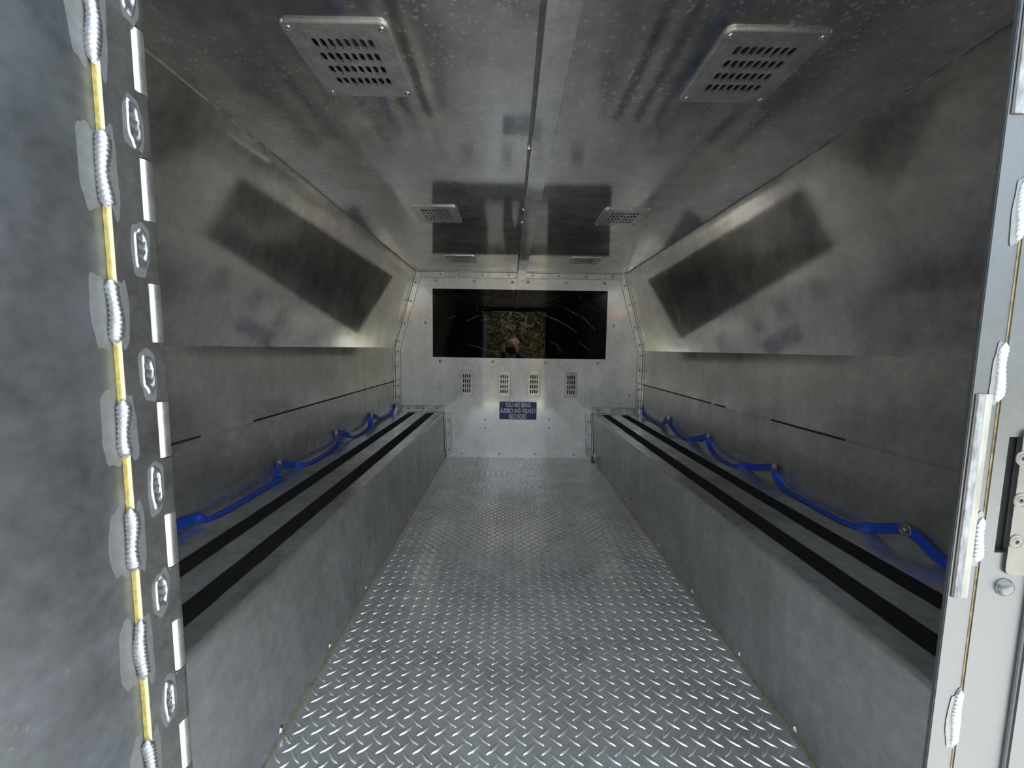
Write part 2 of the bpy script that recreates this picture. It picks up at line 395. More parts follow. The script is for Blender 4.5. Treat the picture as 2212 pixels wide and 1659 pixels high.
# ------------------------------------------------------------------ angle trims along the far corners
trim_no = [0]
def bracket(A, B, d1, d2, w, fr, lab, ch0=.008, ch1=.008, rows=(1,1)):
    trim_no[0] += 1
    A, B, d1, d2 = map(Vector, (A,B,d1,d2)); o = empty('trim_%d' % trim_no[0], (A+B)/2)
    tag(o, lab, 'corner trim', kind='structure'); t = (B-A).normalized(); bm = bmesh.new()
    for a, b in ((d1,d2),(d2,d1)):
        off = b*.0022
        pts = [A+off, B+off, B+a*(w-ch1)+off, B+a*w-t*ch1+off, A+a*w+t*ch0+off, A+a*(w-ch0)+off]
        poly(bm, pts, b, .0021)
    build('angle_strip', bm, A_TRIM, o)
    bm = bmesh.new()                                    # grime gathered along the strip's edges and in the crease
    for a, b in ((d1,d2),(d2,d1)):
        loop = [B+a*(w-ch1), B+a*w-t*ch1, A+a*w+t*ch0, A+a*(w-ch0)]
        for p_, q_ in zip(loop, loop[1:]):
            e = (q_-p_).normalized(); nn = e.cross(b).normalized()*.0016
            poly(bm, [p_-nn+b*.0008, q_-nn+b*.0008, q_+nn+b*.0008, p_+nn+b*.0008], b, .0006)
    c_ = (d1+d2)*.0023
    poly(bm, [A+c_+d1*.0022, B+c_+d1*.0022, B+c_+d2*.0022, A+c_+d2*.0022], d1+d2, .0012)
    build('edge_grime', bm, GRIME, o)
    for f in fr:
        for k,(a,b) in enumerate(((d1,d2),(d2,d1))):
            if rows[k]: placed('rivet', RIV, A.lerp(B,f)+a*w*.52+b*.0022, qto(b), o)
cl, cr_, ml, mr = Vector((CLL,D,H)), Vector((CLR,D,H)), Vector((XL,D,ZM)), Vector((XR,D,ZM))
bracket(cl, (.045,D,H), (0,0,-1), (0,-1,0), .040, (.24,.42,.65,.91), 'flat angle strip under the ceiling on the bulkhead, left of the channel', .014)
bracket((.100,D,H), cr_, (0,0,-1), (0,-1,0), .040, (.07,.33,.61,.88), 'flat angle strip under the ceiling on the bulkhead, right of the channel', .008, .014)
def perp(a, b, inward):
    t = (b-a).normalized(); n = Vector((-t.z,0,t.x)); return n if n.x*inward > 0 else -n
sl = (ml-cl).normalized()
pl, pr = perp(cl,ml,1), perp(cr_,mr,-1)
bracket(cl+Vector((0,-.002,0)), ml, pl, (0,-1,0), .040, (.14,.38,.67,.91), 'riveted strip along the sloped far corner on the hinge side', .012, .012)
bracket(cr_+Vector((0,-.002,0)), mr, pr, (0,-1,0), .040, (.14,.39,.68,.915), 'riveted strip along the sloped far corner on the latch side', .012, .012)
bracket(ml, (XL,D,ZS+.003), (1,0,0), (0,-1,0), .040, (.12,.57), 'short vertical riveted strip in far corner below the bend, hinge side')
bracket(mr, (XR,D,ZS+.003), (-1,0,0), (0,-1,0), .040, (.14,.6), 'short vertical riveted strip in far corner below the bend, latch side')
bracket((XL,D,ZS-.003), (XL,D,ZB), (1,0,0), (0,-1,0), .040, (.14,.53), 'lowest vertical riveted strip in far corner above the bench, hinge side')
bracket((XR,D,ZS-.003), (XR,D,ZB), (-1,0,0), (0,-1,0), .040, (.16,.54), 'lowest vertical riveted strip in far corner above the bench, latch side')
bracket((XL+.042,D,ZB), (EL(D),D,ZB), (0,0,1), (0,-1,0), .044, (.16,.5,.83), 'strip where the hinge-side bench top meets the bulkhead')
bracket((XR-.042,D,ZB), (ER(D),D,ZB), (0,0,1), (0,-1,0), .044, (.18,.53,.85), 'strip where the latch-side bench top meets the bulkhead')
bracket((EL(D)+.002,D,ZB), (FL(D)+.002,D,.003), (1,0,0), (0,-1,0), .043, (.18,.48,.86), 'upright riveted strip where the hinge-side bench front meets the bulkhead', .008, .03)
bracket((ER(D)-.002,D,ZB), (FR(D)-.002,D,.003), (-1,0,0), (0,-1,0), .043, (.18,.48), 'upright riveted strip where the latch-side bench front meets the bulkhead', .008, .03)

# ------------------------------------------------------------------ roof channel
trim_no[0] += 1
ch = empty('trim_%d' % trim_no[0], (.072,1.5,H)); tag(ch, 'long flat aluminium channel running down the middle of the ceiling', 'cable channel', kind='structure')
bm = bmesh.new(); box(bm, (.0465,YF+.012,H-.016), (.0995,D-.12,H-.0005)); bmesh.ops.bevel(bm, geom=bm.edges[:], offset=.0012, segments=1, affect='EDGES'); build('channel_cover', bm, A_CHAN, ch)
bm = bmesh.new(); box(bm, (.0385,YF+.012,H-.004), (.0464,D-.05,H-.0004)); build('side_flange', bm, A_LEAF, ch)
bm = bmesh.new(); box(bm, (.0455,D-.12,H-.018), (.1005,D-.002,H-.0005)); box(bm, (.0455,D-.008,H-.055), (.1005,D-.0025,H-.018)); build('end_cover', bm, A_TRIM, ch)
bolt = ring_dome(.0055,.006); bolt.materials.append(STEEL)
bolt_d = ring_dome(.0055,.006); bolt_d.materials.append(DARK)
for p,mm in [((1141,319),bolt),((1127,452),bolt),((1126,479),bolt),((1118,551),bolt_d),((1115,594),bolt_d)]:
    q = onz(p, H-.004); q.x = .0415; placed('bolt', mm, q, qto((0,0,-1)), ch)

for xc, xw, sgn, lab in ((CLL,XL,-1,'thin bead along the ceiling joint on the hinge side'),(CLR,XR,1,'thin bead along the ceiling joint on the latch side')):
    trim_no[0] += 1
    tb = empty('trim_%d' % trim_no[0], (xc,1.5,H)); tag(tb, lab, 'joint bead', kind='structure')
    sv = Vector((xw-xc,0,ZM-H)).normalized()
    a0 = Vector((xc,YF,H)); dn = sv*.0035; dc = Vector((-sgn*.0035,0,0)); ins_ = (dn+dc)*.14
    bm = bmesh.new(); yv = Vector((0,D-YF-.002,0))
    poly(bm, [a0+dn+ins_*0+Vector((-sgn*.0004,0,-.0002)), a0+dn+yv+Vector((-sgn*.0004,0,-.0002)), a0+dc+yv+Vector((0,0,-.0006)), a0+dc+Vector((0,0,-.0006))], (-sgn,0,-1), .0006)
    build('bead', bm, JOINT, tb)
# ------------------------------------------------------------------ slotted covers
def slotted(bm, w, h, cols, rows, sw, sh, px, py, t, rc=.010, lip=.003):
    """plate centred at 0 in the local x/y plane, face at z=0, thickness to -t; stadium slots"""
    gw, gh = px*cols, py*rows
    def quad(x0,x1,y0,y1):
        bm.faces.new([bm.verts.new(p) for p in ((x0,y0,0),(x1,y0,0),(x1,y1,0),(x0,y1,0))])
    for i in range(cols):
        for j in range(rows):
            cx, cy = -gw/2+px*(i+.5), -gh/2+py*(j+.5); r = sw/2; s = sh/2-r; n = 4
            ins = [(cx+r*math.cos(a), cy+s+r*math.sin(a)) for a in [math.pi*k/n for k in range(n+1)]] + [(cx+r*math.cos(a), cy-s+r*math.sin(a)) for a in [math.pi+math.pi*k/n for k in range(n+1)]]
            m = len(ins); hx, hy = px/2, py/2; outp = []
            for (x,y) in ins:
                u, v = x-cx, y-cy; k = min(hx/abs(u) if abs(u)>1e-9 else 1e9, hy/abs(v) if abs(v)>1e-9 else 1e9); outp.append((cx+u*k, cy+v*k))
            vi = [bm.verts.new((x,y,0)) for x,y in ins]; vo = [bm.verts.new((x,y,0)) for x,y in outp]; vb = [bm.verts.new((x,y,-t)) for x,y in ins]
            for k in range(m):
                k2 = (k+1)%m; bm.faces.new([vo[k],vo[k2],vi[k2],vi[k]]); bm.faces.new([vi[k],vi[k2],vb[k2],vb[k]])
            for sx in (-1,1):
                for sy in (-1,1):
                    cor = (cx+sx*hx, cy+sy*hy); nb = sorted(range(m), key=lambda k: (outp[k][0]-cor[0])**2+(outp[k][1]-cor[1])**2)
                    # corner filler between the nearest points on the two sides
                    a = min((k for k in range(m) if abs(outp[k][0]-cor[0])<1e-7), key=lambda k: abs(outp[k][1]-cor[1]), default=None)
                    b = min((k for k in range(m) if abs(outp[k][1]-cor[1])<1e-7), key=lambda k: abs(outp[k][0]-cor[0]), default=None)
                    if a is not None and b is not None and a != b:
                        bm.faces.new([vo[a], bm.verts.new((cor[0],cor[1],0)), vo[b]])
    # border: ring from the slot field to the rounded outline, then a rolled lip
    def outline(hw, hh, r, z, n=5):
        o = []
        for (sx,sy,a0) in ((1,1,0),(-1,1,90),(-1,-1,180),(1,-1,270)):
            for k in range(n+1):
                a = math.radians(a0+90*k/n); o.append((sx*(hw-r)+r*math.cos(a), sy*(hh-r)+r*math.sin(a), z))
        return o
    A = []
    for (sx,sy) in ((1,1),(-1,1),(-1,-1),(1,-1)): A += [(sx*gw/2, sy*gh/2, 0)]*6
    rings = [outline(w/2-lip, h/2-lip, rc, 0), outline(w/2-lip*.4, h/2-lip*.4, rc+lip*.6, -lip*.25), outline(w/2, h/2, rc+lip, -t)]
    R = [[bm.verts.new(p) for p in r] for r in rings]
    inner = [bm.verts.new((sx*gw/2, sy*gh/2, 0)) for (sx,sy) in ((1,1),(-1,1),(-1,-1),(1,-1))]
    for c in range(4):
        for k in range(5): bm.faces.new([inner[c], R[0][c*6+k], R[0][c*6+k+1]])
        nx = (c+1)%4; bm.faces.new([inner[c], R[0][c*6+5], R[0][nx*6], inner[nx]])
    for a,b in zip(R, R[1:]):
        for k in range(24): bm.faces.new([a[k], a[(k+1)%24], b[(k+1)%24], b[k]])

def make_vent_mesh(w,h,cols,rows,sw,sh,px,py,t,mat,rc):
    bm = bmesh.new(); slotted(bm,w,h,cols,rows,sw,sh,px,py,t,rc)
    bmesh.ops.remove_doubles(bm, verts=bm.verts[:], dist=1e-6); bmesh.ops.recalc_face_normals(bm, faces=bm.faces[:])
    me = bpy.data.meshes.new('grille'); bm.to_mesh(me); bm.free(); me.materials.append(mat); return me
def duct_mesh(hw, hh, dep):
    bm = bmesh.new(); box(bm, (-hw,-hh,-dep), (hw,hh,.0)); 
    bm.faces.ensure_lookup_table(); bm.faces.remove([f for f in bm.faces if all(abs(v.co.z)<1e-9 for v in f.verts)][0])
    me = bpy.data.meshes.new('duct'); bm.to_mesh(me); bm.free(); me.materials.append(DUCT); return me
CV = make_vent_mesh(.178,.186,8,4,.0096,.0238,.0136,.0315,.005,A_VENT,.012)
CD = duct_mesh(.178/2-ins,.186/2-ins,.03)
nm = {(0,0):'large square slotted vent in the ceiling nearest the hinged door, left of the channel', (1,0):'large square slotted vent in the ceiling nearest the latch post, right of the channel',
      (0,1):'middle square ceiling vent of the row left of the channel', (1,1):'middle square ceiling vent of the row right of the channel',
      (0,2):'farthest square ceiling vent left of the channel, close to the bulkhead', (1,2):'farthest square ceiling vent right of the channel, close to the bulkhead'}
qd = Matrix(((1,0,0),(0,-1,0),(0,0,-1))).to_quaternion()
for i,(a,b) in enumerate(VX):
    for j,(c,d_) in enumerate(VY):
        ctr = Vector(((a+b)/2,(c+d_)/2,H-.0052)); o = empty('ceiling_vent', ctr)
        tag(o, nm[i,j], 'vent', 'square ceiling vents')
        placed('grille', CV, ctr, qd, o); placed('duct', CD, ctr+Vector((0,0,.0055)), qd, o)
        for sx in (-1,1):
            for sy in (-1,1): placed('rivet', VRIV, ctr+Vector((sx*.076,sy*.080,0)), qto((0,0,-1)), o)
SRIV = ring_dome(.003,.0016); SRIV.materials.append(GREYSTEEL)
BV = make_vent_mesh(.088,.180,4,4,.0085,.027,.0148,.0345,.004,A_VENT,.008)
BD = duct_mesh(.034,.078,.03); BD.materials[0] = DARK; qb = Matrix(((1,0,0),(0,0,-1),(0,1,0))).to_quaternion()
for p,lab in zip(WV, ('outermost small upright vent on the bulkhead, hinge side','small upright bulkhead vent above the left part of the blue sign','small upright bulkhead vent above the right part of the blue sign','outermost small upright vent on the bulkhead, latch side')):
    ctr = Vector((p.x,D-.0042,p.z)); o = empty('wall_vent', ctr); tag(o, lab, 'vent', 'small bulkhead vents')
    placed('grille', BV, ctr, qb, o); placed('duct', BD, ctr+Vector((0,.0043,0)), qb, o)
    for sx in (-1,1):
        for sy in (-1,1): placed('rivet', SRIV, ctr+Vector((sx*.037,0,sy*.083)), qto((0,-1,0)), o)

# ------------------------------------------------------------------ sign
a, b = bk(924,1097), bk(1208,1237)
sg = empty('warning_sign', ((a.x+b.x)/2,D,(a.z+b.z)/2)); tag(sg, 'blue sign with white capital lettering about being recorded', 'sign')
bm = bmesh.new(); box(bm, (a.x,D-.002,b.z), (b.x,D-.0002,a.z)); build('plate', bm, SIGN_BLUE, sg)
wS, hS = b.x-a.x, a.z-b.z
for i,(tx,wf_) in enumerate((('YOU ARE BEING',.68),('AUDIBLY AND VISUALLY',.95),('RECORDED',.47))):
    cu = bpy.data.curves.new('t','FONT'); cu.body = tx; cu.align_x = 'CENTER'; cu.align_y = 'CENTER'; cu.extrude = 0; cu.offset = .008
    to = bpy.data.objects.new('t', cu); COL.objects.link(to); bpy.context.view_layer.update()
    me = bpy.data.meshes.new_from_object(to.evaluated_get(bpy.context.evaluated_depsgraph_get())); bpy.data.objects.remove(to)
    xs = [v.co.x for v in me.vertices]; ys = [v.co.y for v in me.vertices]; fx = wS*wf_/(max(xs)-min(xs)); fy = hS*.255/(max(ys)-min(ys))
    cx, cy = (max(xs)+min(xs))/2, (max(ys)+min(ys))/2; zc = a.z - hS*(.175+.325*i)
    for v in me.vertices: v.co = Vector((sg.location.x+(v.co.x-cx)*fx, D-.0024, zc+(v.co.y-cy)*fy))
    link('lettering', me, SIGN_WHITE, sg)

# ------------------------------------------------------------------ benches
def bench(sgn, E_, F_, xw, label, strips, rivs):
    o = empty('bench', ((E_(1.5)+xw)/2,1.5,0)); tag(o, label, 'bench', 'long side benches')
    ys = [YF, 1.0, 1.7, D]; R = .011; bm = bmesh.new(); rows = []
    for y in ys:
        e = E_(y); row = [Vector((xw,y,ZB)), Vector((e+sgn*R,y,ZB))]
        rows.append([bm.verts.new(p) for p in row])
    for A,B in zip(rows, rows[1:]):
        for i in range(len(A)-1): bm.faces.new([A[i],A[i+1],B[i+1],B[i]])
    seat = build('seat_panel', bm, A_SEAT, o, True); md = seat.modifiers.new('edge','EDGE_SPLIT'); md.split_angle = math.radians(30)
    bm = bmesh.new(); rows = []
    for y in ys:
        e = E_(y); rows.append([bm.verts.new((e+sgn*R-sgn*R*math.sin(math.radians(a)), y, ZB-R+R*math.cos(math.radians(a)))) for a in (0,15,30,45,60,75,90)] + [bm.verts.new((F_(y),y,.0))])
    for A,B in zip(rows, rows[1:]):
        for i in range(len(A)-1): bm.faces.new([A[i],A[i+1],B[i+1],B[i]])
    build('front_panel', bm, A_BENCH, o, True)
    for (b0,b1,f0,f1) in strips:                        # each strip by its two long edges
        p = [onz(q, ZB+.001) for q in (b0,f0,f1,b1)]
        def ext(u, v, y): k = (y-u.y)/(v.y-u.y); return Vector((u.x+(v.x-u.x)*k, y, ZB+.0012))
        bm = bmesh.new(); n = 60; la, lb = [], []
        for i in range(n+1):
            y = YF+.01+(D-.004-YF-.01)*i/n; ea, eb = ext(p[0],p[1],y), ext(p[3],p[2],y)
            ea.x += random.uniform(-.0006,.0006); eb.x += random.uniform(-.0008,.0008); la.append(ea); lb.append(eb)
        for i in range(n): poly(bm, [la[i],la[i+1],lb[i+1],lb[i]], (0,0,1), .0009)
        build('grip_strip', bm, BLACK_TAPE, o)
    bm = bmesh.new(); n = 90                            # yellowed sealant in the floor joint
    pts = [(F_(YF+(D-YF)*i/n)-sgn*(.0016+.0022*random.random()), YF+(D-YF)*i/n) for i in range(n+1)]
    for i in range(n):
        y0,y1 = pts[i][1], pts[i+1][1]
        A = [Vector((F_(y0),y0,.004)),Vector((pts[i][0],y0,.0006)),Vector((pts[i+1][0],y1,.0006)),Vector((F_(y1),y1,.004))]
        bm.faces.new([bm.verts.new(q) for q in A])
    build('floor_sealant', bm, SEAL, o)
    for px in rivs:
        q = onx(px, (E_(1.2)+F_(1.2))/2); q.x = F_(q.y)+(E_(q.y)-F_(q.y))*q.z/ZB; placed('rivet', BRIV, q-Vector((sgn*.0005,0,0)), qto((-sgn,0,0)), o)
    return o
BRIV = ring_dome(.0065,.004,.0015); BRIV.materials.append(STEEL)
bench(-1, EL, FL, XL, 'aluminium bench with two black grip strips, on the hinged door side',
  [((888,887.5),(903,887.5),(401,1204),(403,1237)), ((926,888),(942.5,888),(405.7,1297),(410.5,1344))], [(598,1575),(706,1393),(785,1268),(879,1116)])
bench(1, ER, FR, XR, 'aluminium bench with two black grip strips, on the latch post side',
  [((1351,894),(1335,894),(2034,1283),(2031,1316)), ((1312,894),(1297,894),(2023.5,1370),(2017,1415))], [(1718,1572),(1597,1411),(1495,1277),(1421,1178),(1349,1078)])

# ------------------------------------------------------------------ blue straps
WASH = ring_dome(.0145,.0014,.0008,24); WASH.materials.append(STEEL)
WASHC = ring_dome(.0045,.003,0,14); WASHC.materials.append(GREYSTEEL)
def strap(sgn, xw, pts, wash, label, tail):
    o = empty('restraint_strap', (xw,1.5,ZB)); tag(o, label, 'strap', 'blue straps along the benches')
    K = []
    for px, t in pts:
        p = onx(px, xw - sgn*(.008 if t == 'v' else .014))
        if t == 'f' or p.z < ZB+.012:
            q = onz(px, ZB+.004)
            if q.x*sgn < (xw*sgn)-.013: p = q
            else: p.z = max(p.z, ZB+.004)
        K.append((p, Vector((0,0,1)) if t == 'v' else Vector((sgn,0,0))))
    K = tail + K
    C = []
    for i in range(len(K)-1):
        p0,p1,p2,p3 = K[max(i-1,0)][0],K[i][0],K[i+1][0],K[min(i+2,len(K)-1)][0]
        for s in range(6):
            t = s/6; t2,t3 = t*t,t*t*t
            p = .5*((2*p1)+(p2-p0)*t+(2*p0-5*p1+4*p2-p3)*t2+(3*p1-p0-3*p2+p3)*t3)
            C.append((p, K[i][1].lerp(K[i+1][1], t*t*(3-2*t))))
    C.append(K[-1])
    bm = bmesh.new(); rings = []
    fin = []
    for i,(p,d) in enumerate(C):
        t = (C[min(i+1,len(C)-1)][0]-C[max(i-1,0)][0]).normalized(); wv = (d-t*d.dot(t)).normalized(); n = wv.cross(t)
        hw, ht = .0122, .0008
        ctr = p.copy(); low = min((ctr+wv*hw).z, (ctr-wv*hw).z)
        if low < ZB+.0025: ctr.z += ZB+.0025-low
        far = max(((ctr+wv*hw).x-xw)*sgn, ((ctr-wv*hw).x-xw)*sgn)
        if far > -.003: ctr.x -= sgn*(far+.003)
        fin.append([ctr, wv])
    for _ in range(10):
        old = [(c.copy(), v.copy()) for c,v in fin]
        for i in range(1,len(fin)-1):
            fin[i] = [old[i-1][0]*.25+old[i][0]*.5+old[i+1][0]*.25, (old[i-1][1]*.25+old[i][1]*.5+old[i+1][1]*.25).normalized()]
    for i,(c,v) in enumerate(fin):
        t = (fin[min(i+1,len(fin)-1)][0]-fin[max(i-1,0)][0]).normalized(); v = (v-t*v.dot(t)).normalized(); n = v.cross(t)
        lo_ = ZB+.0016+abs(v.z)*.0122+.0009-c.z
        if lo_ > 0: c.z += lo_
        rings.append([bm.verts.new(c+v*(.0122*a)+n*(.0008*b)) for a,b in ((-1,-1),(0,-1),(1,-1),(1,1),(0,1),(-1,1))])
    for A,B in zip(rings, rings[1:]):
        for k in range(6): bm.faces.new([A[k],A[(k+1)%6],B[(k+1)%6],B[k]])
    bm.faces.new(rings[0]); bm.faces.new(rings[-1])
    build('webbing', bm, BLUE, o, False)
    for px in wash:
        p = onx(px, xw-sgn*.0105); wz = placed('washer', WASH, p, qto((-sgn,0,0)), o); 
        c = placed('bolt_head', WASHC, p-Vector((sgn*.0014,0,0)), qto((-sgn,0,0)), o)
def T(s):
    out = []
    for tok in s.split(): a = tok.split(','); out.append(((float(a[0]),float(a[1])), a[2]))
    return out
strap(1, XR, T('2040,1222,v 1999,1175,v 1955,1144,v 1917,1141,v 1879,1144,v 1844,1137,f 1787,1109,f 1724,1073,f 1692,1057,f 1680,1036,f 1673,1017,v 1671,1010,v 1645,1009,v 1613,1011,v 1585,1006,f 1563,995,f 1540,979,f 1531,957,f 1531,944,v 1518,944,v 1496,951,v 1480,948,f 1461,935,f 1450,919,f 1444,904,v 1433,910,v 1425,917,f 1407,908,f 1393,899,f 1387,887,v 1388,879,v'),
      [(1954,1144),(1672,1009),(1530,943),(1444,904)], 'slack blue webbing strap bolted above the bench on the latch post side', [(Vector((XR-.02,.46,ZB+.004)), Vector((1,0,.2))), (Vector((XR-.012,.60,ZB+.01)), Vector((.5,0,1)))])
strap(-1, XL, T('396,1127,v 421,1126,v 448,1121,f 475,1108,f 502,1095,f 543,1070,f 570,1054,f 594,1041,f 601,1027,f 597,1012,v 602,1001,v 619,1004,v 638,1008,v 657,1006,f 692,988,f 719,970,f 732,957,f 729,943,v 727,935,v 736,934,v 749,939,v 765,944,f 787,933,f 799,924,f 800,910,f 798,901,v 804,897,v 814,900,v 827,905,f 841,897,f 850,886,v 851,873,v'),
      [(604,999),(726,935),(803,897)], 'slack blue webbing strap bolted above the bench on the hinged door side', [(Vector((XL+.02,.62,ZB+.03)), Vector((0,0,1)))])

# small catch standing in the far corner by the latch-side bench
p = Vector((FR(2.60)-.016, 2.60, 0))
pc = empty('corner_catch', (p.x,p.y,0)); tag(pc, 'small upright metal catch on the floor in the far corner by the bench', 'catch')
bm = bmesh.new(); bmesh.ops.create_cone(bm, cap_ends=True, segments=12, radius1=.006, radius2=.006, depth=.075, matrix=Matrix.Translation((p.x+.004,p.y,.040))); build('pin', bm, STEEL, pc, True)
bm = bmesh.new(); box(bm, (p.x-.020,p.y-.01,.0005), (p.x-.004,p.y+.012,.045)); bmesh.ops.bevel(bm, geom=bm.edges[:], offset=.003, segments=2, affect='EDGES'); build('housing', bm, RIVET, pc)
bm = bmesh.new(); box(bm, (p.x-.020,p.y-.014,.0003), (p.x+.014,p.y+.014,.004)); build('foot', bm, STEEL, pc)

# ------------------------------------------------------------------ open door on the hinge side
HX, HY, RK = -.3512, .3858, .0085
PLX = HX+RK                                   # face of the hinge leaf
LT = .007                                     # leaf thickness
DX = PLX-LT                                   # face of the door sheet
dr = empty('door_1', (HX,HY,0)); tag(dr, 'open aluminium door with welded continuous hinge, at the left edge', 'door', kind='structure')
def seam_y(): return .5*(onx((236,330), PLX).y + onx((300,1260), PLX).y)
SY = seam_y()
Z0, Z1 = -.02, 1.24
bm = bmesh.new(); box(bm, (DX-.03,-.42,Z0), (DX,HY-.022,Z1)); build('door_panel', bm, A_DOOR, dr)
def zk(px): return onx(px, HX).z
ks = [(312,86,222),(334,358,489),(346,617,740),(362,862,980),(380,1095,1210),(393,1320,1428),(405,1525,1638)]
kn = [(zk((x,b)), zk((x,a))) for x,a,b in ks]
pit = (kn[0][0]-kn[6][0])/6; ln = sum(b-a for a,b in kn)/7
zb0 = sum(kn[i][0]+pit*i for i in range(7))/7
kn = [(zb0-pit*i, zb0-pit*i+ln) for i in range(-1,10) if zb0-pit*i+ln < 1.24 and zb0-pit*i > 0]
# leaf with notches for the frame's knuckles
bm = bmesh.new(); zs = sorted([Z0,Z1]+[k for a in kn for k in a])
for a,b in zip(zs, zs[1:]):
    notch = any(abs(a-k[0])<1e-6 for k in kn); y1 = HY-RK-.0012 if notch else HY
    box(bm, (DX+.0002,SY,a), (PLX,y1,b))
build('hinge_leaf', bm, A_LEAF, dr)
def barrel(a, b, name, mat, r):
    bm = bmesh.new(); bmesh.ops.create_cone(bm, cap_ends=True, segments=24, radius1=r, radius2=r, depth=b-a, matrix=Matrix.Translation((HX,HY,(a+b)/2)))
    o = build(name, bm, mat, dr, True); md = o.modifiers.new('e','EDGE_SPLIT'); md.split_angle = .7
for a,b in zip(zs, zs[1:]):
    if any(abs(a-k[0])<1e-6 for k in kn): barrel(a+.0008, b-.0008, 'frame_knuckle', A_KNUC, RK)
    else: barrel(a, b, 'leaf_knuckle', A_LEAF, RK)
bm = bmesh.new(); box(bm, (DX+.0003,SY-.0012,Z0), (DX+.0034,SY,Z1)); build('edge_sealant', bm, SEAL_Y, dr)
bm = bmesh.new(); box(bm, (DX+.0036,SY-.0005,Z0), (PLX-.0004,SY,Z1)); build('edge_sealant', bm, SEAL_P, dr)
def weld(parent, A, B, e1, e2, r, seed, name='weld_bead', flat=1.0):
    rnd = random.Random(seed); A,B,e1,e2 = map(Vector,(A,B,e1,e2)); L_ = (B-A).length; n = max(24,int(L_/.0009)); seg = 9; bm = bmesh.new(); rg = []
    ph = rnd.uniform(0,6); pitch = .0042
    for i in range(n+1):
        t = i/n; s = t*L_; end = min(1, min(t,1-t)*L_/.006)**.5
        rip = abs(math.sin(math.pi*s/pitch+ph+.5*math.sin(s*90+ph)))
        rr = r*end*(.82+.20*rip+.10*math.sin(s*140+ph)); wob = r*.18*math.sin(s*110+ph*2)
        c = A.lerp(B,t)+(e2-e1)*0+ (e1.cross(e2)).normalized()*0
        ring = []
        for k in range(seg+1):
            a = math.pi*k/seg*1.0
            sag = .0016*math.sin(a)                        # ripples bow along the bead
            ring.append(bm.verts.new(c + e2*(rr*math.cos(a)+wob) + e1*(rr*flat*math.sin(a)) + (B-A).normalized()*sag))
        rg.append(ring)
    for P,Q in zip(rg, rg[1:]):
        for k in range(seg): bm.faces.new([P[k],P[k+1],Q[k+1],Q[k]])
    return build(name, bm, WELD, parent, True)
def blob(parent, c, e1, e2, e3, a, b, seed, h=.0003, name='weld_halo', mat=None):
    """thin irregular cleaned patch round a weld: half sizes a (along e2), b (along e3)"""
    rnd = random.Random(seed); bm = bmesh.new(); n = 36; p1,p2,p3 = [rnd.uniform(0,6.28) for _ in range(3)]; pts = []
    for i in range(n):
        t = 2*math.pi*i/n; k = 1+.10*math.sin(2*t+p1)+.07*math.sin(3*t+p2)+.05*math.sin(7*t+p3)
        cx, sy = math.cos(t), math.sin(t); ex = .78
        pts.append(Vector(c)+e1*h+e2*(a*k*math.copysign(abs(cx)**ex,cx))+e3*(b*k*math.copysign(abs(sy)**ex,sy)))
    poly(bm, pts, e1, h*.9); return build(name, bm, mat or HALO, parent)
EX, EY, EZ = Vector((1,0,0)), Vector((0,1,0)), Vector((0,0,1))
for i,(x0,y0,x1,y1) in enumerate([(205,-150,215,140),(236,285,244,452),(252,605,262,745),(270,865,282,990),(288,1098,296,1236),(308,1340,312,1475),(325,1600,335,1740)]):
    za, zb_ = onx((x1,y1),PLX).z, onx((x0,y0),PLX).z
    blob(dr, (DX,SY-.008,(za+zb_)/2), EX, EY, EZ, .009, (zb_-za)/2+.006, i*3+1)
    blob(dr, (PLX,SY+.003,(za+zb_)/2), EX, EY, EZ, .005, (zb_-za)/2+.004, i*3+2)
    weld(dr, (PLX-.003,SY-.001,za), (PLX-.003,SY-.001,zb_), Vector((.75,-.66,0)), Vector((.66,.75,0)), .0050, i)
def plug(c, hh, seed):
    rnd = random.Random(seed); bm = bmesh.new(); nr, na = 10, 30; rows = []; ph = rnd.uniform(0,6)
    aw = .0062
    for r in range(nr+1):
        f = r/nr; row = []
        for i in range(na):
            t = 2*math.pi*i/na; cx, sy = math.cos(t), math.sin(t); k = f*(1+.10*math.sin(2*t+ph)+.06*math.sin(5*t+ph))
            u, v = aw*k*math.copysign(abs(cx)**.8,cx), hh*k*math.copysign(abs(sy)**.7,sy)
            rim = math.exp(-((f-.78)/.2)**2)*.0010; rip = .0009*(1-f*f)*math.sin(v/.0013+3*math.cos(u/aw*1.4)+ph)
            bowl = -.0003*(1-f); pitv = -.0012*math.exp(-((v-hh*.55)/.0035)**2-(u/.003)**2)
            hgt = .0005+(rim+rip+bowl+pitv+.0004 if f < .99 else -.0004)
            row.append(bm.verts.new(Vector(c)+EX*hgt+EY*u+EZ*v))
        rows.append(row)
    for A,B in zip(rows[1:], rows[2:]):
        for i in range(na): bm.faces.new([A[i],A[(i+1)%na],B[(i+1)%na],B[i]])
    bm.faces.new(rows[1]); return build('plug_weld', bm, WELD, dr, True)
for i,(x0,y0,x1,y1) in enumerate([(265,-95,282,42),(285,216,290,320),(302,490,305,585),(318,765,322,852),(336,1008,338,1098),(346,1240,350,1320),(365,1470,366,1555)]):
    a, b = onx((x0,y0),PLX), onx((x1,y1),PLX); c = (a+b)/2
    blob(dr, c, EX, EY, EZ, .0088, (a.z-b.z)/2+.0045, 50+i, .0004); plug(c, (a.z-b.z)/2, 80+i)

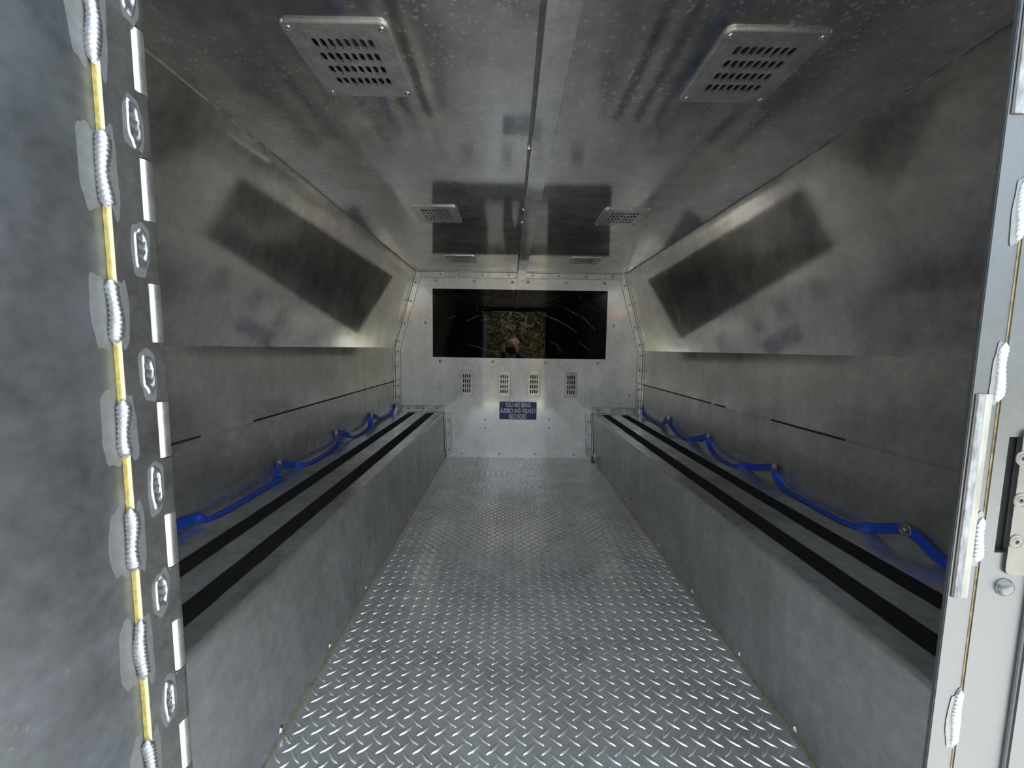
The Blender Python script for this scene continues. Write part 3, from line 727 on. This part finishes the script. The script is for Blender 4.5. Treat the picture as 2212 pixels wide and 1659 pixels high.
# ------------------------------------------------------------------ latch post of the door frame on the right
PY = .377
trim_no[0] += 1
ps = empty('trim_%d' % trim_no[0], (.47,PY,0)); tag(ps, 'bright aluminium door frame post with welds and latch slot at the right edge', 'door frame', kind='structure')
pj = lambda x,y: ony((x,y), PY)
xin = .5*(pj(2116,700).x + pj(1997+6,1659).x)
xsm = .5*(pj(2172,720).x + pj(2055,1630).x)
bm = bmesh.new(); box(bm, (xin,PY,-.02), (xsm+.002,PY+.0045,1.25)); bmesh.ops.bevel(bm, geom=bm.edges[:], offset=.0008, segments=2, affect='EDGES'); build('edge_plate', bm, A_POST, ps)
slt = (pj(2175,943).x+pj(2146,1185).x)/2
sl_hi, sl_lo = pj(2180,943).z, pj(2150,1192).z
xrg = .5*(pj(2212,1245).x + pj(2157,1659).x)
bm = bmesh.new(); holed(bm, [xsm+.0025,xrg], [-.02,1.25], [(slt,slt+.016,sl_lo,sl_hi)], lambda a,b: Vector((a,PY-.0015,b)), Vector((0,.006,0))); build('post_face', bm, A_POST, ps)
bm = bmesh.new(); box(bm, (slt-.002,PY+.005,sl_lo-.003), (slt+.02,PY+.03,sl_hi+.003)); bm.faces.ensure_lookup_table(); bm.faces.remove(bm.faces[2]); build('latch_slot', bm, DARK, ps)
bm = bmesh.new(); box(bm, (xrg,PY-.006,-.02), (xrg+.16,PY+.004,1.25)); bmesh.ops.bevel(bm, geom=bm.edges[:], offset=.003, segments=3, affect='EDGES'); build('outer_plate', bm, A_POST, ps)
bm = bmesh.new(); box(bm, (xsm+.0008,PY-.0004,-.02), (xsm+.0030,PY+.002,1.25)); build('joint_sealant', bm, SEAL, ps)
for i,(ya,yb) in enumerate([(385,520),(742,868),(1120,1215),(1492,1612)]):
    za, zb_ = pj(2120,yb).z, pj(2150,ya).z
    blob(ps, (xsm-.002,PY-.0003,(za+zb_)/2), -EY, EX, EZ, .0075, (zb_-za)/2+.003, 200+i)
    weld(ps, (xsm,PY-.0005,za), (xsm,PY-.0005,zb_), -EY, EX, .0046, 30+i, flat=.55)
# adhesive-backed strips left on the edge plate
for (ya,yb,xa) in ((851,1290,0),(-200,246,0)):
    za, zb_ = pj(2100,yb).z, pj(2120,ya).z
    if ya < 0: za, zb_ = pj(2190,246).z, 1.22
    wd = xsm-.006-xin-.003; e0 = xin+.003
    for a_, b_, th, mt in ((0,.10,.0012,STRIP_BROWN),(.10,.55,.0020,STRIP_GREY),(.55,1,.0016,RUBBER_STRIP)):
        bm = bmesh.new(); box(bm, (e0+wd*a_,PY-th,za), (e0+wd*b_,PY-.0003,zb_)); bmesh.ops.bevel(bm, geom=bm.edges[:], offset=.0004, segments=1, affect='EDGES'); build('worn_strip', bm, mt, ps)
# strike plate
sx0 = .5*(pj(2197,945).x+pj(2168,1195).x); sz0, sz1 = pj(2170,1238).z, pj(2200,926).z
bm = bmesh.new(); r = .007; pts = []
for (cx,cz,a0) in ((sx0+r,sz0+r,180),(sx0+.05-r,sz0+r,270),(sx0+.05-r,sz1-r,0),(sx0+r,sz1-r,90)):
    for k in range(6):
        a = math.radians(a0+90*k/5); pts.append((cx+r*math.cos(a), PY-.0040, cz+r*math.sin(a)))
poly(bm, pts, (0,-1,0), .0024); st = build('strike_plate', bm, STRIKE, ps)
SSC = ring_dome(.0062,.0011,.0012,18,True); SSC.materials.append(STRIKE); SSC.materials.append(DARK)
for q in ((2209,990),(2204,1081),(2195,1170)):
    c = ony(q, PY-.0040); placed('screw', SSC, c, qto((0,-1,0)), st)
bmp = ring_dome(.0088,.005,.0006,24); bmp.materials.append(A_POST)
placed('bumper', bmp, ony((2168,1268),PY-.0015), qto((0,-1,0)), ps)

# ------------------------------------------------------------------ outdoors behind the camera (seen only as reflections)
GZ = -.78
bm = bmesh.new(); box(bm, (-25,-30,GZ-.25), (25,12,GZ-.03)); tag(build('ground', bm, GRASS), 'mown grass lawn beyond the paved apron', 'lawn', kind='structure')
bm = bmesh.new(); box(bm, (-9,-4.6,GZ-.2), (9,9,GZ)); tag(build('paving', bm, PAVE), 'pale concrete apron outside the open door', 'paving', kind='structure')
def shrub(x, y, rw, rd, h, seed, label):
    rnd = random.Random(seed); o = empty('hedge_shrub', (x,y,GZ)); tag(o, label, 'shrub', 'hedge shrubs behind the photographer')
    bm = bmesh.new(); n = 5200
    for _ in range(n):
        th = rnd.uniform(0,2*math.pi); u = rnd.uniform(-1,1); q = rnd.uniform(.72,1.0)
        s = math.sqrt(max(0,1-u*u*.8)); c = Vector((x+rw*q*s*math.cos(th), y+rd*q*s*math.sin(th), GZ+h*(.5+.5*u*q)))
        a = Vector((rnd.gauss(0,1),rnd.gauss(0,1),rnd.gauss(0,1))).normalized(); b = a.orthogonal().normalized(); z = rnd.uniform(.05,.10)
        v = [bm.verts.new(c+a*z), bm.verts.new(c+b*z*.45), bm.verts.new(c-a*z), bm.verts.new(c-b*z*.45)]; bm.faces.new(v)
    me = bpy.data.meshes.new('foliage'); bm.to_mesh(me); bm.free(); tag(link('foliage', me, LEAF, o), kind='stuff')
    bm = bmesh.new(); bmesh.ops.create_icosphere(bm, subdivisions=3, radius=1)
    for v in bm.verts:
        k = .78+.12*mnoise.noise(v.co*2.5+Vector((seed,0,0))); v.co = Vector((x+v.co.x*rw*k, y+v.co.y*rd*k, GZ+h*(.5+.5*v.co.z*k)))
    build('inner_growth', bm, LEAF, o, True)
    bm = bmesh.new(); bmesh.ops.create_cone(bm, cap_ends=True, segments=10, radius1=.12, radius2=.07, depth=h*.7, matrix=Matrix.Translation((x,y,GZ+h*.35))); build('trunk', bm, WOOD, o)
for i,(x,lab) in enumerate(((-6.8,'leftmost leafy shrub of the hedge'),(-3.4,'leafy shrub of the hedge left of the photographer'),(0,'leafy shrub of the hedge straight behind the photographer'),(3.4,'leafy shrub of the hedge right of the photographer'),(6.8,'rightmost leafy shrub of the hedge'))):
    shrub(x, -6.2-.3*(i%2), 1.6, 1.1, 2.95+.12*(i%3), 300+i, lab)

# ------------------------------------------------------------------ photographer with phone, outside, mirrored in the black window
pe = empty('person', (.05,-.52,GZ)); tag(pe, 'person in dark clothing holding up a phone, mirrored in the black window', 'person')
def skin_mesh(name, verts, edges, radii, root, mat, parent, sub=2):
    me = bpy.data.meshes.new(name); me.from_pydata(verts, edges, []); o = bpy.data.objects.new(name, me); COL.objects.link(o)
    md = o.modifiers.new('skin','SKIN'); md.use_smooth_shade = True
    for i,rv in enumerate(radii):
        sv = me.skin_vertices[0].data[i]; sv.radius = rv if isinstance(rv, tuple) else (rv,rv); sv.use_root = (i == root)
    o.modifiers.new('sub','SUBSURF').levels = sub
    bpy.context.view_layer.update()
    m2 = bpy.data.meshes.new_from_object(o.evaluated_get(bpy.context.evaluated_depsgraph_get())); bpy.data.objects.remove(o)
    m2.materials.clear()
    for p in m2.polygons: p.use_smooth = True
    return link(name, m2, mat, parent)
px_, py_ = .05, -.52
V = [(px_,py_-.03,GZ+.92),(px_,py_-.03,GZ+1.10),(px_,py_-.01,GZ+1.30),(px_,py_,GZ+1.42),(px_,py_+.02,GZ+1.49),(px_,py_+.05,GZ+1.56),(px_,py_+.05,GZ+1.66)]
E_ = [(i,i+1) for i in range(6)]; Rr = [.15,.14,.16,.12,.058,.068,.075]
def add(chain, rad, root):
    prev = root
    for p,r in zip(chain,rad): V.append(p); Rr.append(r); E_.append((prev,len(V)-1)); prev = len(V)-1
    return prev
for s in (-1,1):
    add([(px_+s*.19,py_-.01,GZ+1.40),(px_+s*.25,py_+.06,GZ+1.16),(px_*.4+s*.115,-.13,GZ+1.42),(px_*.2+s*.095,-.065,GZ+1.50)], [.062,.05,.04,.03], 3)
    add([(px_+s*.10,py_-.03,GZ+.86),(px_+s*.12,py_,GZ+.48),(px_+s*.13,py_-.03,GZ+.09),(px_+s*.14,py_+.10,GZ+.04)], [.10,.062,.045,.038], 0)
body = skin_mesh('body', V, E_, Rr, 0, CLOTH, pe)
# head: shaped sphere with nose, brow, ears
bm = bmesh.new(); bmesh.ops.create_uvsphere(bm, u_segments=32, v_segments=24, radius=1); hc_ = Vector((px_,py_+.07,GZ+1.635))
for v in bm.verts:
    x,y,z = v.co; wv = .074*(1-.22*max(0,-z)**1.5); yy = .094
    d_ = 0
    if y > 0: d_ += .022*math.exp(-(x/.16)**2-((z+.12)/.22)**2) - .008*math.exp(-((abs(x)-.38)/.16)**2-((z-.08)/.12)**2) + .006*math.exp(-(x/.35)**2-((z+.48)/.06)**2)
    if abs(x) > .9: d_ += 0
    v.co = hc_+Vector((x*wv+(.016*math.copysign(1,x) if abs(x)>.95 and abs(z)<.3 else 0), y*yy+d_, z*.118))
build('head', bm, SKIN, pe, True)
bm = bmesh.new(); bmesh.ops.create_uvsphere(bm, u_segments=24, v_segments=16, radius=1)
for v in bm.verts:
    x,y,z = v.co; v.co = hc_+Vector((x*.080, y*.100-.002, z*.124+.004))
bmesh.ops.delete(bm, geom=[v for v in bm.verts if v.co.z-hc_.z < (.055 if v.co.y > hc_.y+.02 else -.02)], context='VERTS'); build('hair', bm, HAIR, pe, True)
for s in (-1,1):
    bm = bmesh.new(); bmesh.ops.create_uvsphere(bm, u_segments=12, v_segments=8, radius=.008, matrix=Matrix.Translation(hc_+Vector((s*.029,.077,.008)))); build('eye', bm, HAIR, pe, True)
    # hand: palm and five fingers round the edge of the phone
    hv = [(s*.100,-.070,HC-.06),(s*.094,-.040,HC-.035),(s*.090,-.030,HC-.005)]; he = [(0,1),(1,2)]; hr = [.024,.024,.020]
    for k in range(4):
        b0 = len(hv); zf = HC+.020-.018*k; lf = (.9,1,.95,.75)[k]
        hv += [(s*.096,-.022,zf),(s*(.096-.004*lf),-.004,zf+.003),(s*(.084-.012*lf),-.0035,zf+.004)]; hr += [.0085,.008,.007]; he += [(2 if k < 2 else 1,b0),(b0,b0+1),(b0+1,b0+2)]
    b0 = len(hv); hv += [(s*.078,-.040,HC-.020),(s*.058,-.030,HC-.008)]; hr += [.011,.009]; he += [(1,b0),(b0,b0+1)]
    skin_mesh('hand', hv, he, hr, 0, SKIN, pe, 1)
ph = empty('mobile_phone', (0,-.012,HC)); tag(ph, 'black phone held up by the photographer, mirrored in the window', 'phone')
bm = bmesh.new(); box(bm, (-.074,-.016,HC-.060), (.074,-.008,HC+.012)); bmesh.ops.bevel(bm, geom=bm.edges[:], offset=.003, segments=3, affect='EDGES'); build('case', bm, PHONE, ph)
bm = bmesh.new(); box(bm, (-.020,-.008,HC-.020), (.012,-.0055,HC+.009)); bmesh.ops.bevel(bm, geom=bm.edges[:], offset=.002, segments=2, affect='EDGES'); build('lens_block', bm, PHONE, ph)
